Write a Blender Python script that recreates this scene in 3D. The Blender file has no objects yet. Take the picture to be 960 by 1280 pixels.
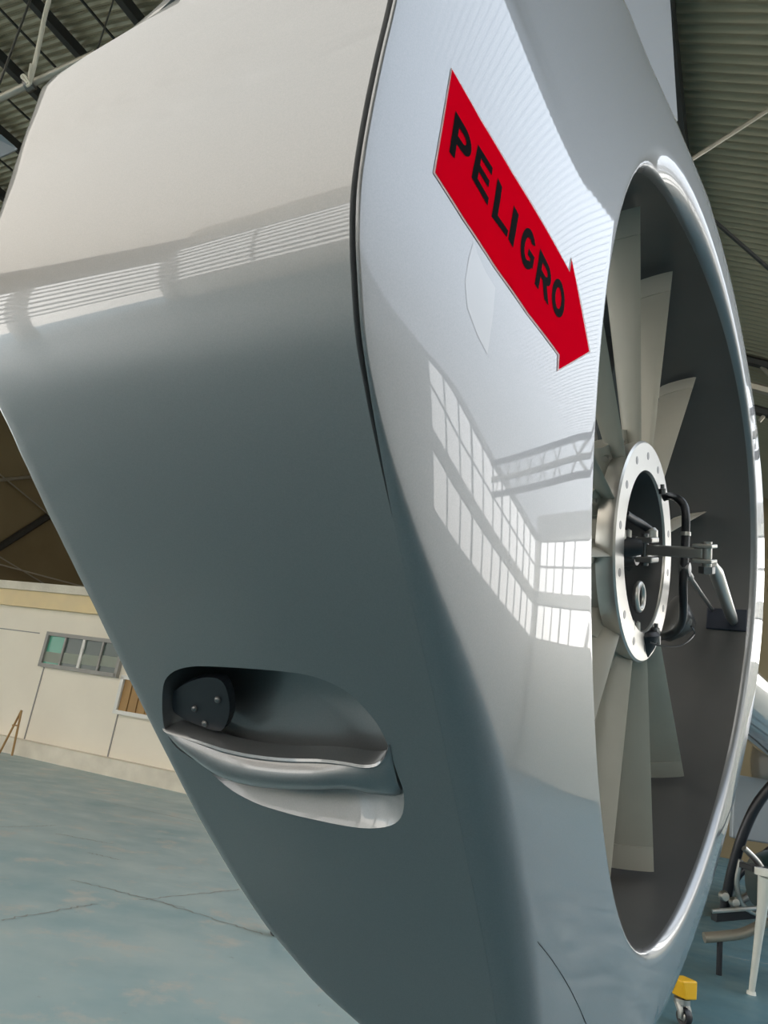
import bpy, bmesh, math, random
from mathutils import Vector, Matrix
from mathutils.geometry import delaunay_2d_cdt
random.seed(4)
sc = bpy.context.scene
col = sc.collection
R_ = math.radians
W, HH, FP = 960, 1280, 961.0

# ------------------------------------------------------------------ camera, sky, sun, exposure
CAM_H, PITCH, ROLL = 1.2, R_(16.0), R_(9.2)
F0 = Vector((0, math.cos(PITCH), math.sin(PITCH)))
U0 = Vector((0, -math.sin(PITCH), math.cos(PITCH)))
RC = Vector((1, 0, 0)) * math.cos(ROLL) + U0 * math.sin(ROLL)
UC = -Vector((1, 0, 0)) * math.sin(ROLL) + U0 * math.cos(ROLL)
CP = Vector((0, 0, CAM_H))
cd = bpy.data.cameras.new('camera'); cam = bpy.data.objects.new('camera', cd); col.objects.link(cam)
cam.matrix_world = Matrix(((RC.x, UC.x, -F0.x, 0), (RC.y, UC.y, -F0.y, 0), (RC.z, UC.z, -F0.z, CAM_H), (0, 0, 0, 1)))
cd.sensor_fit = 'VERTICAL'; cd.sensor_height = 24; cd.sensor_width = 18
cd.lens = FP / HH * 24; cd.clip_start = 0.01; cd.clip_end = 300
sc.camera = cam
vs = sc.view_settings
vs.view_transform = 'Standard'; vs.look = 'None'; vs.gamma = 1; vs.use_curve_mapping = False
vs.exposure = 1.52
world = bpy.data.worlds.new('overcast sky'); sc.world = world; world.use_nodes = True
wn = world.node_tree.nodes; wl = world.node_tree.links
bg = wn['Background']; bg.inputs['Strength'].default_value = 1.7
tcw = wn.new('ShaderNodeTexCoord'); sx = wn.new('ShaderNodeSeparateXYZ'); rmp = wn.new('ShaderNodeValToRGB')
wl.new(tcw.outputs['Generated'], sx.inputs[0]); wl.new(sx.outputs['Z'], rmp.inputs[0]); wl.new(rmp.outputs[0], bg.inputs[0])
rmp.color_ramp.elements[0].position = 0.0; rmp.color_ramp.elements[0].color = (1.0, 0.95, 0.87, 1)
rmp.color_ramp.elements[1].position = 0.7; rmp.color_ramp.elements[1].color = (0.80, 0.87, 0.96, 1)
cy = sc.cycles
cy.max_bounces = 7; cy.diffuse_bounces = 4; cy.glossy_bounces = 5; cy.transmission_bounces = 4
cy.sample_clamp_indirect = 6; cy.caustics_reflective = False; cy.caustics_refractive = False

# ------------------------------------------------------------------ building axes and ray helpers
AZ = R_(27)
BX = Vector((math.sin(AZ), math.cos(AZ), 0))          # along the hangar
UX = Vector((math.cos(AZ), -math.sin(AZ), 0))         # across the hangar, to the right
def hg(u, b, z): return UX * u + BX * b + Vector((0, 0, z))
def ray(px, py): return (RC * ((px - 480) / FP) + UC * ((640 - py) / FP) + F0)
def on_floor(px, py, z=0.0):
    d = ray(px, py); return CP + d * ((z - CAM_H) / d.z)
def at_depth(px, py, k): return CP + ray(px, py) * k

# openings to the daylight behind the camera and on the right: sky portals
def portal(name, c, nrm, sx_, sy_):
    l = bpy.data.lights.new(name, 'AREA'); l.shape = 'RECTANGLE'; l.size = sx_; l.size_y = sy_
    l.cycles.is_portal = True
    o = bpy.data.objects.new(name, l); col.objects.link(o)
    o.location = c; o.rotation_euler = nrm.to_track_quat('-Z', 'Z').to_euler()
B0, B1, UL, UR = -13.0, 17.0, -18.0, 12.0

# ------------------------------------------------------------------ materials
def mat(name, color, rough=.5, metal=0.0, coat=0.0, noise=None, bump=None, spec=.5, emit=None, coat_r=.03):
    m = bpy.data.materials.new(name); m.use_nodes = True
    nt = m.node_tree; b = nt.nodes['Principled BSDF']
    b.inputs['Base Color'].default_value = (*color, 1); b.inputs['Roughness'].default_value = rough
    b.inputs['Metallic'].default_value = metal; b.inputs['Coat Weight'].default_value = coat
    b.inputs['Coat Roughness'].default_value = coat_r; b.inputs['Specular IOR Level'].default_value = spec
    if noise or bump: tc_ = nt.nodes.new('ShaderNodeTexCoord')
    if noise:
        sc_, amt, c2 = noise
        n = nt.nodes.new('ShaderNodeTexNoise'); n.inputs['Scale'].default_value = sc_; n.inputs['Detail'].default_value = 6
        r = nt.nodes.new('ShaderNodeValToRGB'); r.color_ramp.elements[0].position = .5 - amt; r.color_ramp.elements[1].position = .5 + amt
        r.color_ramp.elements[0].color = (*color, 1); r.color_ramp.elements[1].color = (*c2, 1)
        nt.links.new(tc_.outputs['Object'], n.inputs['Vector']); nt.links.new(n.outputs['Fac'], r.inputs[0])
        nt.links.new(r.outputs[0], b.inputs['Base Color'])
    if bump:
        n2 = nt.nodes.new('ShaderNodeTexNoise'); n2.inputs['Scale'].default_value = bump[0]; n2.inputs['Detail'].default_value = 4
        bp = nt.nodes.new('ShaderNodeBump'); bp.inputs['Strength'].default_value = bump[1]; bp.inputs['Distance'].default_value = bump[2]
        nt.links.new(tc_.outputs['Object'], n2.inputs['Vector']); nt.links.new(n2.outputs['Fac'], bp.inputs['Height'])
        nt.links.new(bp.outputs[0], b.inputs['Normal'])
    if emit:
        b.inputs['Emission Color'].default_value = (*emit[0], 1); b.inputs['Emission Strength'].default_value = emit[1]
    return m
M = {}
M['paint'] = mat('silver_paint', (.238, .245, .255), .42, .80, 1.0, noise=(900, .3, (.285, .288, .292)), coat_r=.025)
M['duct'] = mat('duct_paint', (.125, .125, .125), .42, .5, .3, noise=(7, .3, (.10, .10, .10)), coat_r=.12)
M['blade'] = mat('blade_grey', (.50, .48, .41), .45, .1, .1, noise=(14, .3, (.44, .425, .365)))
M['bladetip'] = mat('blade_tip', (.56, .54, .47), .38, .2, .1)
M['alu'] = mat('aluminium', (.60, .585, .55), .33, .9)
M['steel'] = mat('steel', (.50, .49, .46), .32, .85)
M['dsteel'] = mat('dark_steel', (.20, .20, .20), .35, .9)
M['black'] = mat('black_rubber', (.015, .016, .02), .45)
M['black2'] = mat('black_paint', (.022, .024, .03), .3, .2)
M['navy'] = mat('navy_rubber', (.012, .018, .035), .5)
M['cavity'] = mat('hub_inside', (.16, .16, .16), .5, .4)
M['red'] = mat('red_vinyl', (.92, .001, .014), .55, 0, .0, spec=.0, noise=(5, .2, (.86, .001, .02)))
M['pink'] = mat('sticker_edge', (.95, .68, .68), .6, spec=.05)
M['ink'] = mat('black_ink', (.006, .006, .007), .7, spec=.02)
M['faint'] = mat('faint_pale_mark', (.315, .315, .315), .42, .8, 1.0, coat_r=.025)
M['roof'] = mat('corrugated_sheet', (.33, .28, .19), .42, .25, noise=(1.3, .25, (.41, .35, .24)), bump=(30, .2, .01))
M['purlin'] = mat('purlin', (.035, .033, .03), .6)
M['gable'] = mat('gable_sheet', (.22, .165, .085), .7, .0, noise=(.8, .3, (.29, .225, .125)))
M['wall'] = mat('white_wall', (.88, .82, .70), .8, noise=(1.5, .3, (.82, .76, .65)), bump=(20, .2, .01))
M['beam'] = mat('yellow_beam', (.86, .68, .38), .8, noise=(2.5, .3, (.74, .60, .38)))
M['kerb'] = mat('kerb', (.82, .77, .66), .8, noise=(3.0, .25, (.62, .57, .48)), bump=(25, .3, .02))
M['glass'] = mat('window_glass', (.07, .10, .09), .25, 0, 0, spec=.4)
M['glassg'] = mat('green_reflection_glass', (.10, .36, .26), .25, 0, 0, spec=.4)  # green reflection painted into the pane colour
M['frame'] = mat('window_frame', (.30, .29, .27), .5)
M['wframe'] = mat('white_frame', (.75, .74, .70), .5)
M['wood'] = mat('brown_board', (.42, .25, .09), .6, noise=(4, .3, (.30, .17, .06)))
M['rope'] = mat('pale_rope', (.72, .68, .58), .8)
M['pipe'] = mat('galvanised_pipe', (.45, .43, .38), .45, .5)
M['lamp'] = mat('lamp_panel', (.34, .38, .42), .35, .3)
M['yellow'] = mat('yellow_paint', (.90, .50, .02), .4)
M['cream'] = mat('cream_paint', (.78, .77, .70), .45)
M['dgreen'] = mat('dark_green_paint', (.015, .035, .035), .3, .1, .5)
M['beige'] = mat('beige_metal', (.42, .38, .31), .4, .4)
M['orange'] = mat('orange_paint', (.75, .22, .06), .5)

def floor_mat():
    m = bpy.data.materials.new('painted_floor'); m.use_nodes = True
    nt = m.node_tree; b = nt.nodes['Principled BSDF']; L = nt.links.new
    tc_ = nt.nodes.new('ShaderNodeTexCoord')
    def noise(s, d=6, rough=.55):
        n = nt.nodes.new('ShaderNodeTexNoise'); n.inputs['Scale'].default_value = s; n.inputs['Detail'].default_value = d
        n.inputs['Roughness'].default_value = rough; L(tc_.outputs['Object'], n.inputs['Vector']); return n
    def ramp(src, p0, p1, c0, c1):
        r = nt.nodes.new('ShaderNodeValToRGB'); r.color_ramp.elements[0].position = p0; r.color_ramp.elements[1].position = p1
        r.color_ramp.elements[0].color = c0; r.color_ramp.elements[1].color = c1; L(src, r.inputs[0]); return r
    def mix(f, a, c):
        x = nt.nodes.new('ShaderNodeMix'); x.data_type = 'RGBA'; L(f, x.inputs[0])
        for i, s in ((6, a), (7, c)):
            if isinstance(s, tuple): x.inputs[i].default_value = s
            else: L(s, x.inputs[i])
        return x.outputs[2]
    base = ramp(noise(.9).outputs['Fac'], .35, .68, (.31, .44, .47, 1), (.47, .56, .56, 1))
    worn = ramp(noise(2.6, 8, .7).outputs['Fac'], .54, .66, (0, 0, 0, 1), (1, 1, 1, 1))
    c = mix(worn.outputs[0], base.outputs[0], (.52, .53, .50, 1))
    st = ramp(noise(5.5, 8, .75).outputs['Fac'], .64, .70, (0, 0, 0, 1), (1, 1, 1, 1))
    c = mix(st.outputs[0], c, (.22, .26, .28, 1))
    # painted-in dimness: darker teal on right-hand and near side; worn pale towards the office
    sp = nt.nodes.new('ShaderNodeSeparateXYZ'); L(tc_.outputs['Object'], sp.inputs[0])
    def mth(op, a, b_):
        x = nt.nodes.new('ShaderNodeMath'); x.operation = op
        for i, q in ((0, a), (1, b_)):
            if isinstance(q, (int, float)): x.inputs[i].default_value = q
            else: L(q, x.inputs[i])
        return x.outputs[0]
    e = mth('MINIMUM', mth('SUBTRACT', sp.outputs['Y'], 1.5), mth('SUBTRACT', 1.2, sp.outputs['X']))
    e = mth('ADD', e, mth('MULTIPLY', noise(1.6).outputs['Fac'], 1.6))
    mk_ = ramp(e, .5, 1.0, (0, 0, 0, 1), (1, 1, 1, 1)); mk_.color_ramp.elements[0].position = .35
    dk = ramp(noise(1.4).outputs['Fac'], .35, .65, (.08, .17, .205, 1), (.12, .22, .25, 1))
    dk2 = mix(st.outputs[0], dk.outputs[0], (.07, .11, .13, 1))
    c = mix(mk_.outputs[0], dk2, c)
    L(c, b.inputs['Base Color']); b.inputs['Roughness'].default_value = .42; b.inputs['Specular IOR Level'].default_value = .35
    rr = ramp(noise(3).outputs['Fac'], .3, .7, (.30, .30, .30, 1), (.62, .62, .62, 1)); L(rr.outputs[0], b.inputs['Roughness'])
    return m
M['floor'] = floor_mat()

# ------------------------------------------------------------------ object helpers
def link(o, parent=None):
    col.objects.link(o)
    if parent: o.parent = parent
    return o
def wloc(o):
    v = Vector((0, 0, 0))
    while o: v += o.location; o = o.parent
    return v
def mk(name, verts, faces, m, parent=None, smooth=True, sub=0, bevel=0, origin=None):
    """mesh from world coordinates"""
    off = wloc(parent) if parent else Vector((0, 0, 0))
    loc = Vector(origin) - off if origin is not None else Vector((0, 0, 0))
    me = bpy.data.meshes.new(name)
    me.from_pydata([tuple(Vector(v) - off - loc) for v in verts], [], faces)
    me.validate(); me.update()
    bm = bmesh.new(); bm.from_mesh(me); bmesh.ops.remove_doubles(bm, verts=bm.verts, dist=1e-6)
    bmesh.ops.delete(bm, geom=[v_ for v_ in bm.verts if not v_.link_faces], context='VERTS')
    bmesh.ops.recalc_face_normals(bm, faces=bm.faces); bm.to_mesh(me); bm.free()
    if smooth:
        me.polygons.foreach_set('use_smooth', [True] * len(me.polygons)); me.set_sharp_from_angle(angle=R_(42))
    me.materials.append(m)
    o = bpy.data.objects.new(name, me); o.location = loc; link(o, parent)
    if bevel:
        bv = o.modifiers.new('bevel', 'BEVEL'); bv.width = bevel; bv.segments = 2; bv.limit_method = 'ANGLE'
    if sub:
        s = o.modifiers.new('sub', 'SUBSURF'); s.levels = sub; s.render_levels = sub
    return o
def tag(o, label=None, cat=None, group=None, kind=None):
    if label: o['label'] = label
    if cat: o['category'] = cat
    if group: o['group'] = group
    if kind: o['kind'] = kind
    return o
def empty(name, loc, label, cat, group=None):
    o = bpy.data.objects.new(name, None); o.location = loc; o.empty_display_size = .05; col.objects.link(o)
    return tag(o, label, cat, group)
def boxg(c, ax, ay, az, hx, hy, hz):
    vs_ = [c + ax * (hx * i) + ay * (hy * j) + az * (hz * k) for i in (-1, 1) for j in (-1, 1) for k in (-1, 1)]
    fs = [(0, 1, 3, 2), (4, 6, 7, 5), (0, 4, 5, 1), (2, 3, 7, 6), (0, 2, 6, 4), (1, 5, 7, 3)]
    return vs_, fs
def join(parts):
    V, Fc = [], []
    for v, f in parts:
        n = len(V); V += list(v); Fc += [tuple(i + n for i in q) for q in f]
    return V, Fc
def tubeg(pts, r, seg=10, caps=True):
    pts = [Vector(p) for p in pts]; n = len(pts)
    rs = r if isinstance(r, (list, tuple)) else [r] * n
    V, Fc = [], []
    up = None
    for i, p in enumerate(pts):
        d = (pts[min(i + 1, n - 1)] - pts[max(i - 1, 0)]).normalized()
        if up is None: up = d.orthogonal().normalized()
        else: up = (up - d * up.dot(d)).normalized()
        s = d.cross(up)
        for k in range(seg):
            a = 2 * math.pi * k / seg
            V.append(p + (up * math.cos(a) + s * math.sin(a)) * rs[i])
    for i in range(n - 1):
        for k in range(seg):
            a = i * seg + k; b = i * seg + (k + 1) % seg
            Fc.append((a, b, b + seg, a + seg))
    if caps: Fc.append(tuple(range(seg))[::-1]); Fc.append(tuple((n - 1) * seg + k for k in range(seg)))
    return V, Fc
def catmull(P, n=8):
    P = [Vector(p) for p in P]; out = []
    for i in range(len(P) - 1):
        p0 = P[max(i - 1, 0)]; p1 = P[i]; p2 = P[i + 1]; p3 = P[min(i + 2, len(P) - 1)]
        for k in range(n):
            t = k / n
            out.append(.5 * ((2 * p1) + (p2 - p0) * t + (2 * p0 - 5 * p1 + 4 * p2 - p3) * t * t + (3 * p1 - p0 - 3 * p2 + p3) * t ** 3))
    out.append(P[-1]); return out
def lathe(c, axis, prof, seg=40, e1=None, closed=False):
    """prof: (radius, height along axis)"""
    axis = axis.normalized(); e1 = (e1 or axis.orthogonal()).normalized(); e2 = axis.cross(e1)
    V, Fc = [], []
    for r, h in prof:
        for k in range(seg):
            a = 2 * math.pi * k / seg
            V.append(c + axis * h + (e1 * math.cos(a) + e2 * math.sin(a)) * r)
    m = len(prof)
    for i in range(m if closed else m - 1):
        j = (i + 1) % m
        for k in range(seg):
            Fc.append((i * seg + k, i * seg + (k + 1) % seg, j * seg + (k + 1) % seg, j * seg + k))
    return V, Fc

# ================================================================== SETTING
def struct(name, v, f, m, smooth=False, parent=None):
    o = mk(name, v, f, m, parent, smooth=smooth)
    if not parent: tag(o, kind='structure')
    return o
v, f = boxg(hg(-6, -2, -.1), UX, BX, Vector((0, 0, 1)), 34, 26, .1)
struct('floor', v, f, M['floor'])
# floor joints / cracks: dark grooves laid as thin filler strips
def strip(p, q, w, m, z=.0015, seg=14, jit=.03):
    d = (q - p); n_ = d.cross(Vector((0, 0, 1))).normalized(); V = []; Fc = []
    for i in range(seg + 1):
        c = p + d * (i / seg) + n_ * random.uniform(-jit, jit); ww = w * random.uniform(.5, 1.2)
        V += [c + n_ * ww + Vector((0, 0, z)), c - n_ * ww + Vector((0, 0, z))]
        if i: Fc.append((2 * i - 2, 2 * i - 1, 2 * i + 1, 2 * i))
    return V, Fc
M['crack'] = mat('crack_filler', (.33, .35, .33), .8)
cr_ = [((0, 1034), (70, 1032)), ((90, 1100), (230, 1135)), ((200, 1128), (330, 1168)), ((0, 1150), (120, 1130)), ((175, 1125), (300, 1112)), ((70, 1042), (140, 1055)), ((110, 1066), (150, 1075)), ((905, 1195), (960, 1205)), ((120, 1000), (260, 1030))]
tg_ = tag(mk('floor_crack', *join([strip(on_floor(*a), on_floor(*b), .008, M['crack'], seg=26, jit=.014) for a, b in cr_]), M['crack'], smooth=False), kind='structure')

# roof: a corrugated vault, sheets in one mesh, waves along the hangar
def zroof(u):
    if u < 0.5: return 9.15 - (u + 10) ** 2 / 52.0
    z0 = 9.15 - 10.5 ** 2 / 52.0
    if u < 1.2: return z0 - .40 * (u - .5)
    return z0 - .28 - .03 * (u - 1.2)
pitch = .105; us = [UL + i * .75 for i in range(int((UR - UL) / .75) + 1)] 
V = []; Fc = []; nb = int((B1 - B0) / pitch * 4)
for j in range(nb + 1):
    b = B0 + (B1 - B0) * j / nb
    w_ = .019 * math.cos(2 * math.pi * (b - B0) / pitch)
    for u in us: V.append(hg(u, b, zroof(u) + w_))
nu = len(us)
SK = [i for i in range(nu - 1) if us[i] > 2.2]
SK2 = [i for i in range(nu - 1) if us[i] <= 2.2]; BSK = -1.8; BSR = .8
for j in range(nb):
    for i in range(nu - 1):
        if (i in SK and B0 + (B1 - B0) * j / nb >= BSR) or (i in SK2 and B0 + (B1 - B0) * j / nb < BSK): continue
        a = j * nu + i; Fc.append((a, a + 1, a + nu + 1, a + nu))
ceil = struct('ceiling', V, Fc, M['roof'], smooth=True)
M['trans'] = bpy.data.materials.new('translucent_sheet'); M['trans'].use_nodes = True
_n = M['trans'].node_tree; _n.nodes.clear()
_o = _n.nodes.new('ShaderNodeOutputMaterial'); _m = _n.nodes.new('ShaderNodeMixShader'); _t = _n.nodes.new('ShaderNodeBsdfTransparent'); _d = _n.nodes.new('ShaderNodeBsdfTranslucent')
_lw = _n.nodes.new('ShaderNodeLayerWeight'); _lw.inputs[0].default_value = .5; _cr = _n.nodes.new('ShaderNodeValToRGB')
_cr.color_ramp.elements[0].color = (.60, .53, .44, 1); _cr.color_ramp.elements[1].color = (.30, .26, .21, 1)
_n.links.new(_lw.outputs['Facing'], _cr.inputs[0]); _n.links.new(_cr.outputs[0], _t.inputs[0]); _d.inputs[0].default_value = (.7, .72, .7, 1); _m.inputs[0].default_value = .10
_n.links.new(_t.outputs[0], _m.inputs[1]); _n.links.new(_d.outputs[0], _m.inputs[2]); _n.links.new(_m.outputs[0], _o.inputs[0])
Fs = [(j * nu + i, j * nu + i + 1, (j + 1) * nu + i + 1, (j + 1) * nu + i) for j in range(nb) for i in SK if B0 + (B1 - B0) * j / nb >= BSR]
M['trans2'] = M['trans'].copy(); M['trans2'].name = 'translucent_blue_sheet'
_e = [n_ for n_ in M['trans2'].node_tree.nodes if n_.type == 'VALTORGB'][0].color_ramp.elements
_e[0].color = (.58, .59, .60, 1); _e[1].color = (.27, .30, .34, 1)
mk('added_skylight_sheet', V, Fs, M['trans2'], ceil)  # unseen translucent sheets, added to brighten the tail's side face
Fs = [(j * nu + i, j * nu + i + 1, (j + 1) * nu + i + 1, (j + 1) * nu + i) for j in range(nb) for i in SK2 if B0 + (B1 - B0) * j / nb < BSK]
sk_ = mk('added_skylight_sheet', V, Fs, M['trans'], ceil)  # unseen translucent roof behind the camera, added to light panel and floor
portal('sky_portal', hg(-11, (B0 + BSK) / 2, 9.6), -Vector((0, 0, 1)), 27, BSK - B0)
portal('sky_portal', hg(7.1, (BSR + B1) / 2, zroof(5.5) + .3), -Vector((0, 0, 1)), 9.7, B1 - BSR)
# purlins and tie rods are pieces of the roof
Z = Vector((0, 0, 1))
def uvb(px, py):
    """ray to the roof"""
    d = ray(px, py); k = 1.0
    for _ in range(4000):
        p = CP + d * k
        if p.z > zroof(p.dot(UX)): break
        k += .01
    return p.dot(UX), p.dot(BX), p
ul = [uvb(78, 27)[0], uvb(26, 62)[0], uvb(150, 8)[0], uvb(12, 135)[0]]
step = 1.25
pu = [ul[0] + step * k for k in range(-6, 9)]
uu = UMB = uvb(857, 160)[0]
for u in pu:
    if u > UMB - 1.0: continue
    v, f = boxg(hg(u, (1 + B1) / 2, zroof(u) - .14), UX, BX, Z, .045, (B1 - 1) / 2, .07)
    mk('purlin', v, f, M['purlin'], ceil, smooth=False)
for u in pu:
    v, f = boxg(hg(u + step / 2, (1 + B1) / 2, zroof(u + step / 2) - .085), UX, BX, Z, .012, (B1 - 1) / 2, .012)
    if u < UMB - 1.5: mk('roof_wire', v, f, M['purlin'], ceil, smooth=False)
v, f = boxg(hg(uu - .05, (1 + B1) / 2, zroof(uu) - .15), UX, BX, Z, .07, (B1 - 1) / 2, .12)
mk('main_beam', v, f, M['purlin'], ceil, smooth=False)
# cross truss deeper in the hangar: two chords with daylight rails between
bt = uvb(945, 445)[1]
for k, (dz, m_) in enumerate(((-.10, 'purlin'), (-.50, 'beige'), (-.85, 'purlin'))):
    P = [hg(u, bt, zroof(u) + dz) for u in [UL + i for i in range(int(UR - UL) + 1)]]
    mk('truss_chord', *tubeg(P, .07, 6), M[m_], ceil, smooth=False)
V, Fc = join([tubeg([hg(u, bt, zroof(u) - .12), hg(u + (.5 if i % 2 else -.5), bt, zroof(u) - .82)], .03, 5) for i, u in enumerate([UL + .5 + .5 * k for k in range(int((UR - UL) * 2) - 2)])])
tag(mk('truss_lacing', V, Fc, M['beige'], ceil, smooth=False), kind='stuff')
# tie rods
def pix_line(pa, ka, pb, kb): return at_depth(*pa, ka), at_depth(*pb, kb)
mk('tie_rod', *tubeg([at_depth(820, 228, 6.2), at_depth(1000, 112, 6.2)], .018, 6), M['beige'], ceil)
mk('tie_rod', *tubeg([at_depth(880, 265, 6.9), at_depth(1000, 370, 6.9)], .02, 6), M['purlin'], ceil)

# walls
def wallbox(name, u0, u1, b0, b1, z0, z1, m, parent=None):
    v, f = boxg(hg((u0 + u1) / 2, (b0 + b1) / 2, (z0 + z1) / 2), UX, BX, Z, (u1 - u0) / 2, (b1 - b0) / 2, (z1 - z0) / 2)
    return struct(name, v, f, m, parent=parent)
GW = M['gable']
# gable end: solid, with two window bands on the right
bands = [(3.5, 4.5), (4.85, 6.4)]
WU0, WU1 = 1.6, 11.6
wallbox('wall_back', UL, WU0, B1, B1 + .2, 0, 9.4, GW)
M['tan'] = mat('tan_panel', (.62, .45, .25), .7, noise=(1.2, .3, (.52, .38, .22)))
for i, (a, b_) in enumerate([(0, bands[0][0]), (bands[0][1], bands[1][0]), (bands[1][1], 7.2)]):
    wallbox('trim_%d' % (i + 1), WU0, UR, B1, B1 + .2, a, b_, M['wall'])
wallbox('trim_4', WU1, UR, B1, B1 + .2, 0, 7.0, M['wall'])
wb_ = bpy.data.objects['wall_back']
def gpt(px, py, off=.1):
    d = ray(px, py); return CP + d * min((B1 - off) / d.dot(BX), (UL + off) / d.dot(UX) if d.dot(UX) < 0 else 1e9)
for pa, pb, th in (((-60, 722), (75, 636), .10), ((-60, 606), (60, 594), .05), ((-60, 660), (130, 775), .02), ((-40, 560), (130, 700), .02), ((-60, 690), (160, 748), .02)):
    mk('brace', *tubeg([gpt(*pa), gpt(*pb)], th, 6), M['purlin' if th > .06 else 'beige'], wb_)
def window_grid(name, u0, u1, b, z0, z1, nx, nz, along=True, rail=.03):
    parts = []
    for i in range(nx + 1):
        u = u0 + (u1 - u0) * i / nx; parts.append(('v', u))
    o = None; pr = []
    for i in range(nx + 1):
        u = u0 + (u1 - u0) * i / nx
        if along: pr.append(boxg(hg(u, b, (z0 + z1) / 2), UX, BX, Z, .035 if i % 3 else .06, .04, (z1 - z0) / 2))
        else: pr.append(boxg(hg(b, u, (z0 + z1) / 2), UX, BX, Z, .04, .035 if i % 3 else .06, (z1 - z0) / 2))
    for k in range(nz + 1):
        z = z0 + (z1 - z0) * k / nz
        if along: pr.append(boxg(hg((u0 + u1) / 2, b, z), UX, BX, Z, (u1 - u0) / 2, .03, rail))
        else: pr.append(boxg(hg(b, (u0 + u1) / 2, z), UX, BX, Z, .03, (u1 - u0) / 2, rail))
    return struct(name, *join(pr), M['frame'])
window_grid('window_1', WU0, WU1, B1 + .1, *bands[0], 12, 1)
window_grid('window_2', WU0, WU1, B1 + .1, *bands[1], 12, 2)
# right side wall with its own windows
rz = zroof(UR) + .2
window_grid('window_9', -3, .6, UR + .1, *bands[1], 3, 2, along=False)
RB0, RB1 = 6.5, B1
wallbox('wall_right', UR, UR + .2, B0, RB0, 0, bands[1][0], M['wall'])
wallbox('trim_14', UR, UR + .2, B0, RB0, bands[1][1], zroof(UR) + .2, M['wall'])
wallbox('trim_15', UR, UR + .2, B0, -3, bands[1][0], bands[1][1], M['wall'])
wallbox('trim_16', UR, UR + .2, .6, RB0, bands[1][0], bands[1][1], M['wall'])
for i, (a, b_) in enumerate([(0, bands[0][0]), (bands[0][1], bands[1][0]), (bands[1][1], rz)]):
    wallbox('trim_%d' % (i + 5), UR, UR + .2, RB0, RB1, a, b_, M['wall'])
window_grid('window_3', RB0, RB1, UR + .1, *bands[0], 11, 1, along=False)
window_grid('window_4', RB0, RB1, UR + .1, *bands[1], 11, 2, along=False)
wallbox('wall_left', UL - .2, UL, B0, B1, 5.3, zroof(UL) + .3, GW)
window_grid('window_8', B0, 5, UL - .1, 2.2, 5.3, 3, 7, along=False, rail=.09)
wallbox('trim_13', UL - .2, UL, 5.2, B1, 0, 5.3, GW)
for k, b_ in enumerate((-13, -8.5, -4, .5, 5)):
    wallbox('trim_%d' % (20 + k), UL - .2, UL + .2, b_ - .2, b_ + .2, 0, 5.3, M['pipe'])
portal('sky_portal', hg(UL - .3, (B0 + 5) / 2, 2.6), UX, 5 - B0, 5.2)
portal('sky_portal', hg((WU0 + WU1) / 2, B1 + .3, 3.6), -BX, 10, 3.2)
portal('sky_portal', hg(UR + .3, (RB0 + RB1) / 2, 3.6), -UX, RB1 - RB0, 3.2)

FB = (2.6, 6.4)
for i, (a, b_) in enumerate([(0, FB[0]), (FB[1], 9.4)]):
    wallbox('wall_front' if i == 0 else 'trim_12', UL, UR, B0 - .2, B0, a, b_, M['wall'])
window_grid('window_7', UL, UR, B0 - .1, *FB, 9, 9, rail=.10)
portal('sky_portal', hg((UL + UR) / 2, B0 - .3, 4.9), BX, 36, 2)
# office block at the left: wall plane perpendicular to BX through the wall foot
bw = on_floor(30, 944).dot(BX)
def wpt(px, py, off=0.0):
    d = ray(px, py); k = (bw - off) / d.dot(BX); p = CP + d * k
    return p.dot(UX), p.z
wt = wpt(60, 762)[1]
u_l, u_r = UL, wpt(330, 900)[0]
wallbox('wall_office', u_l, u_r, bw, bw + .25, 0, wt, M['wall'])
wallbox('wall_office_side', u_r - .2, u_r, bw + .25, B1, 0, wt, M['wall'])
wallbox('trim_8', u_l, u_r + .1, bw - .10, bw + .3, wt, wt + .28, M['beam'])
wallbox('trim_9', u_l, u_r + .1, bw - .16, bw + .3, wt + .28, wt + .42, M['kerb'])
wallbox('baseboard_left', u_l, u_r + .1, bw - .22, bw, 0, .24, M['kerb'])
wallbox('trim_11', u_l, u_r, bw + .3, B1, wt + .2, wt + .4, M['kerb'])   # office roof slab
# wall panel joints
for (pa, pb) in (((55.5, 834), (30, 926)), ((148, 893), (134, 948)), ((0, 787), (50, 790))):
    (ua, za), (ub, zb) = wpt(*pa), wpt(*pb)
    if abs(ua - ub) < abs(za - zb):
        ub_ = (ua + ub) / 2; v, f = boxg(hg(ub_, bw - .006, (za + .24) / 2), UX, BX, Z, .010, .006, (za - .24) / 2)
    else: v, f = boxg(hg((ua + ub) / 2, bw - .006, (za + zb) / 2), UX, BX, Z, abs(ua - ub) / 2, .006, .008)
    mk('wall_joint', v, f, M['frame'], bpy.data.objects['wall_office'], smooth=False)
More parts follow.
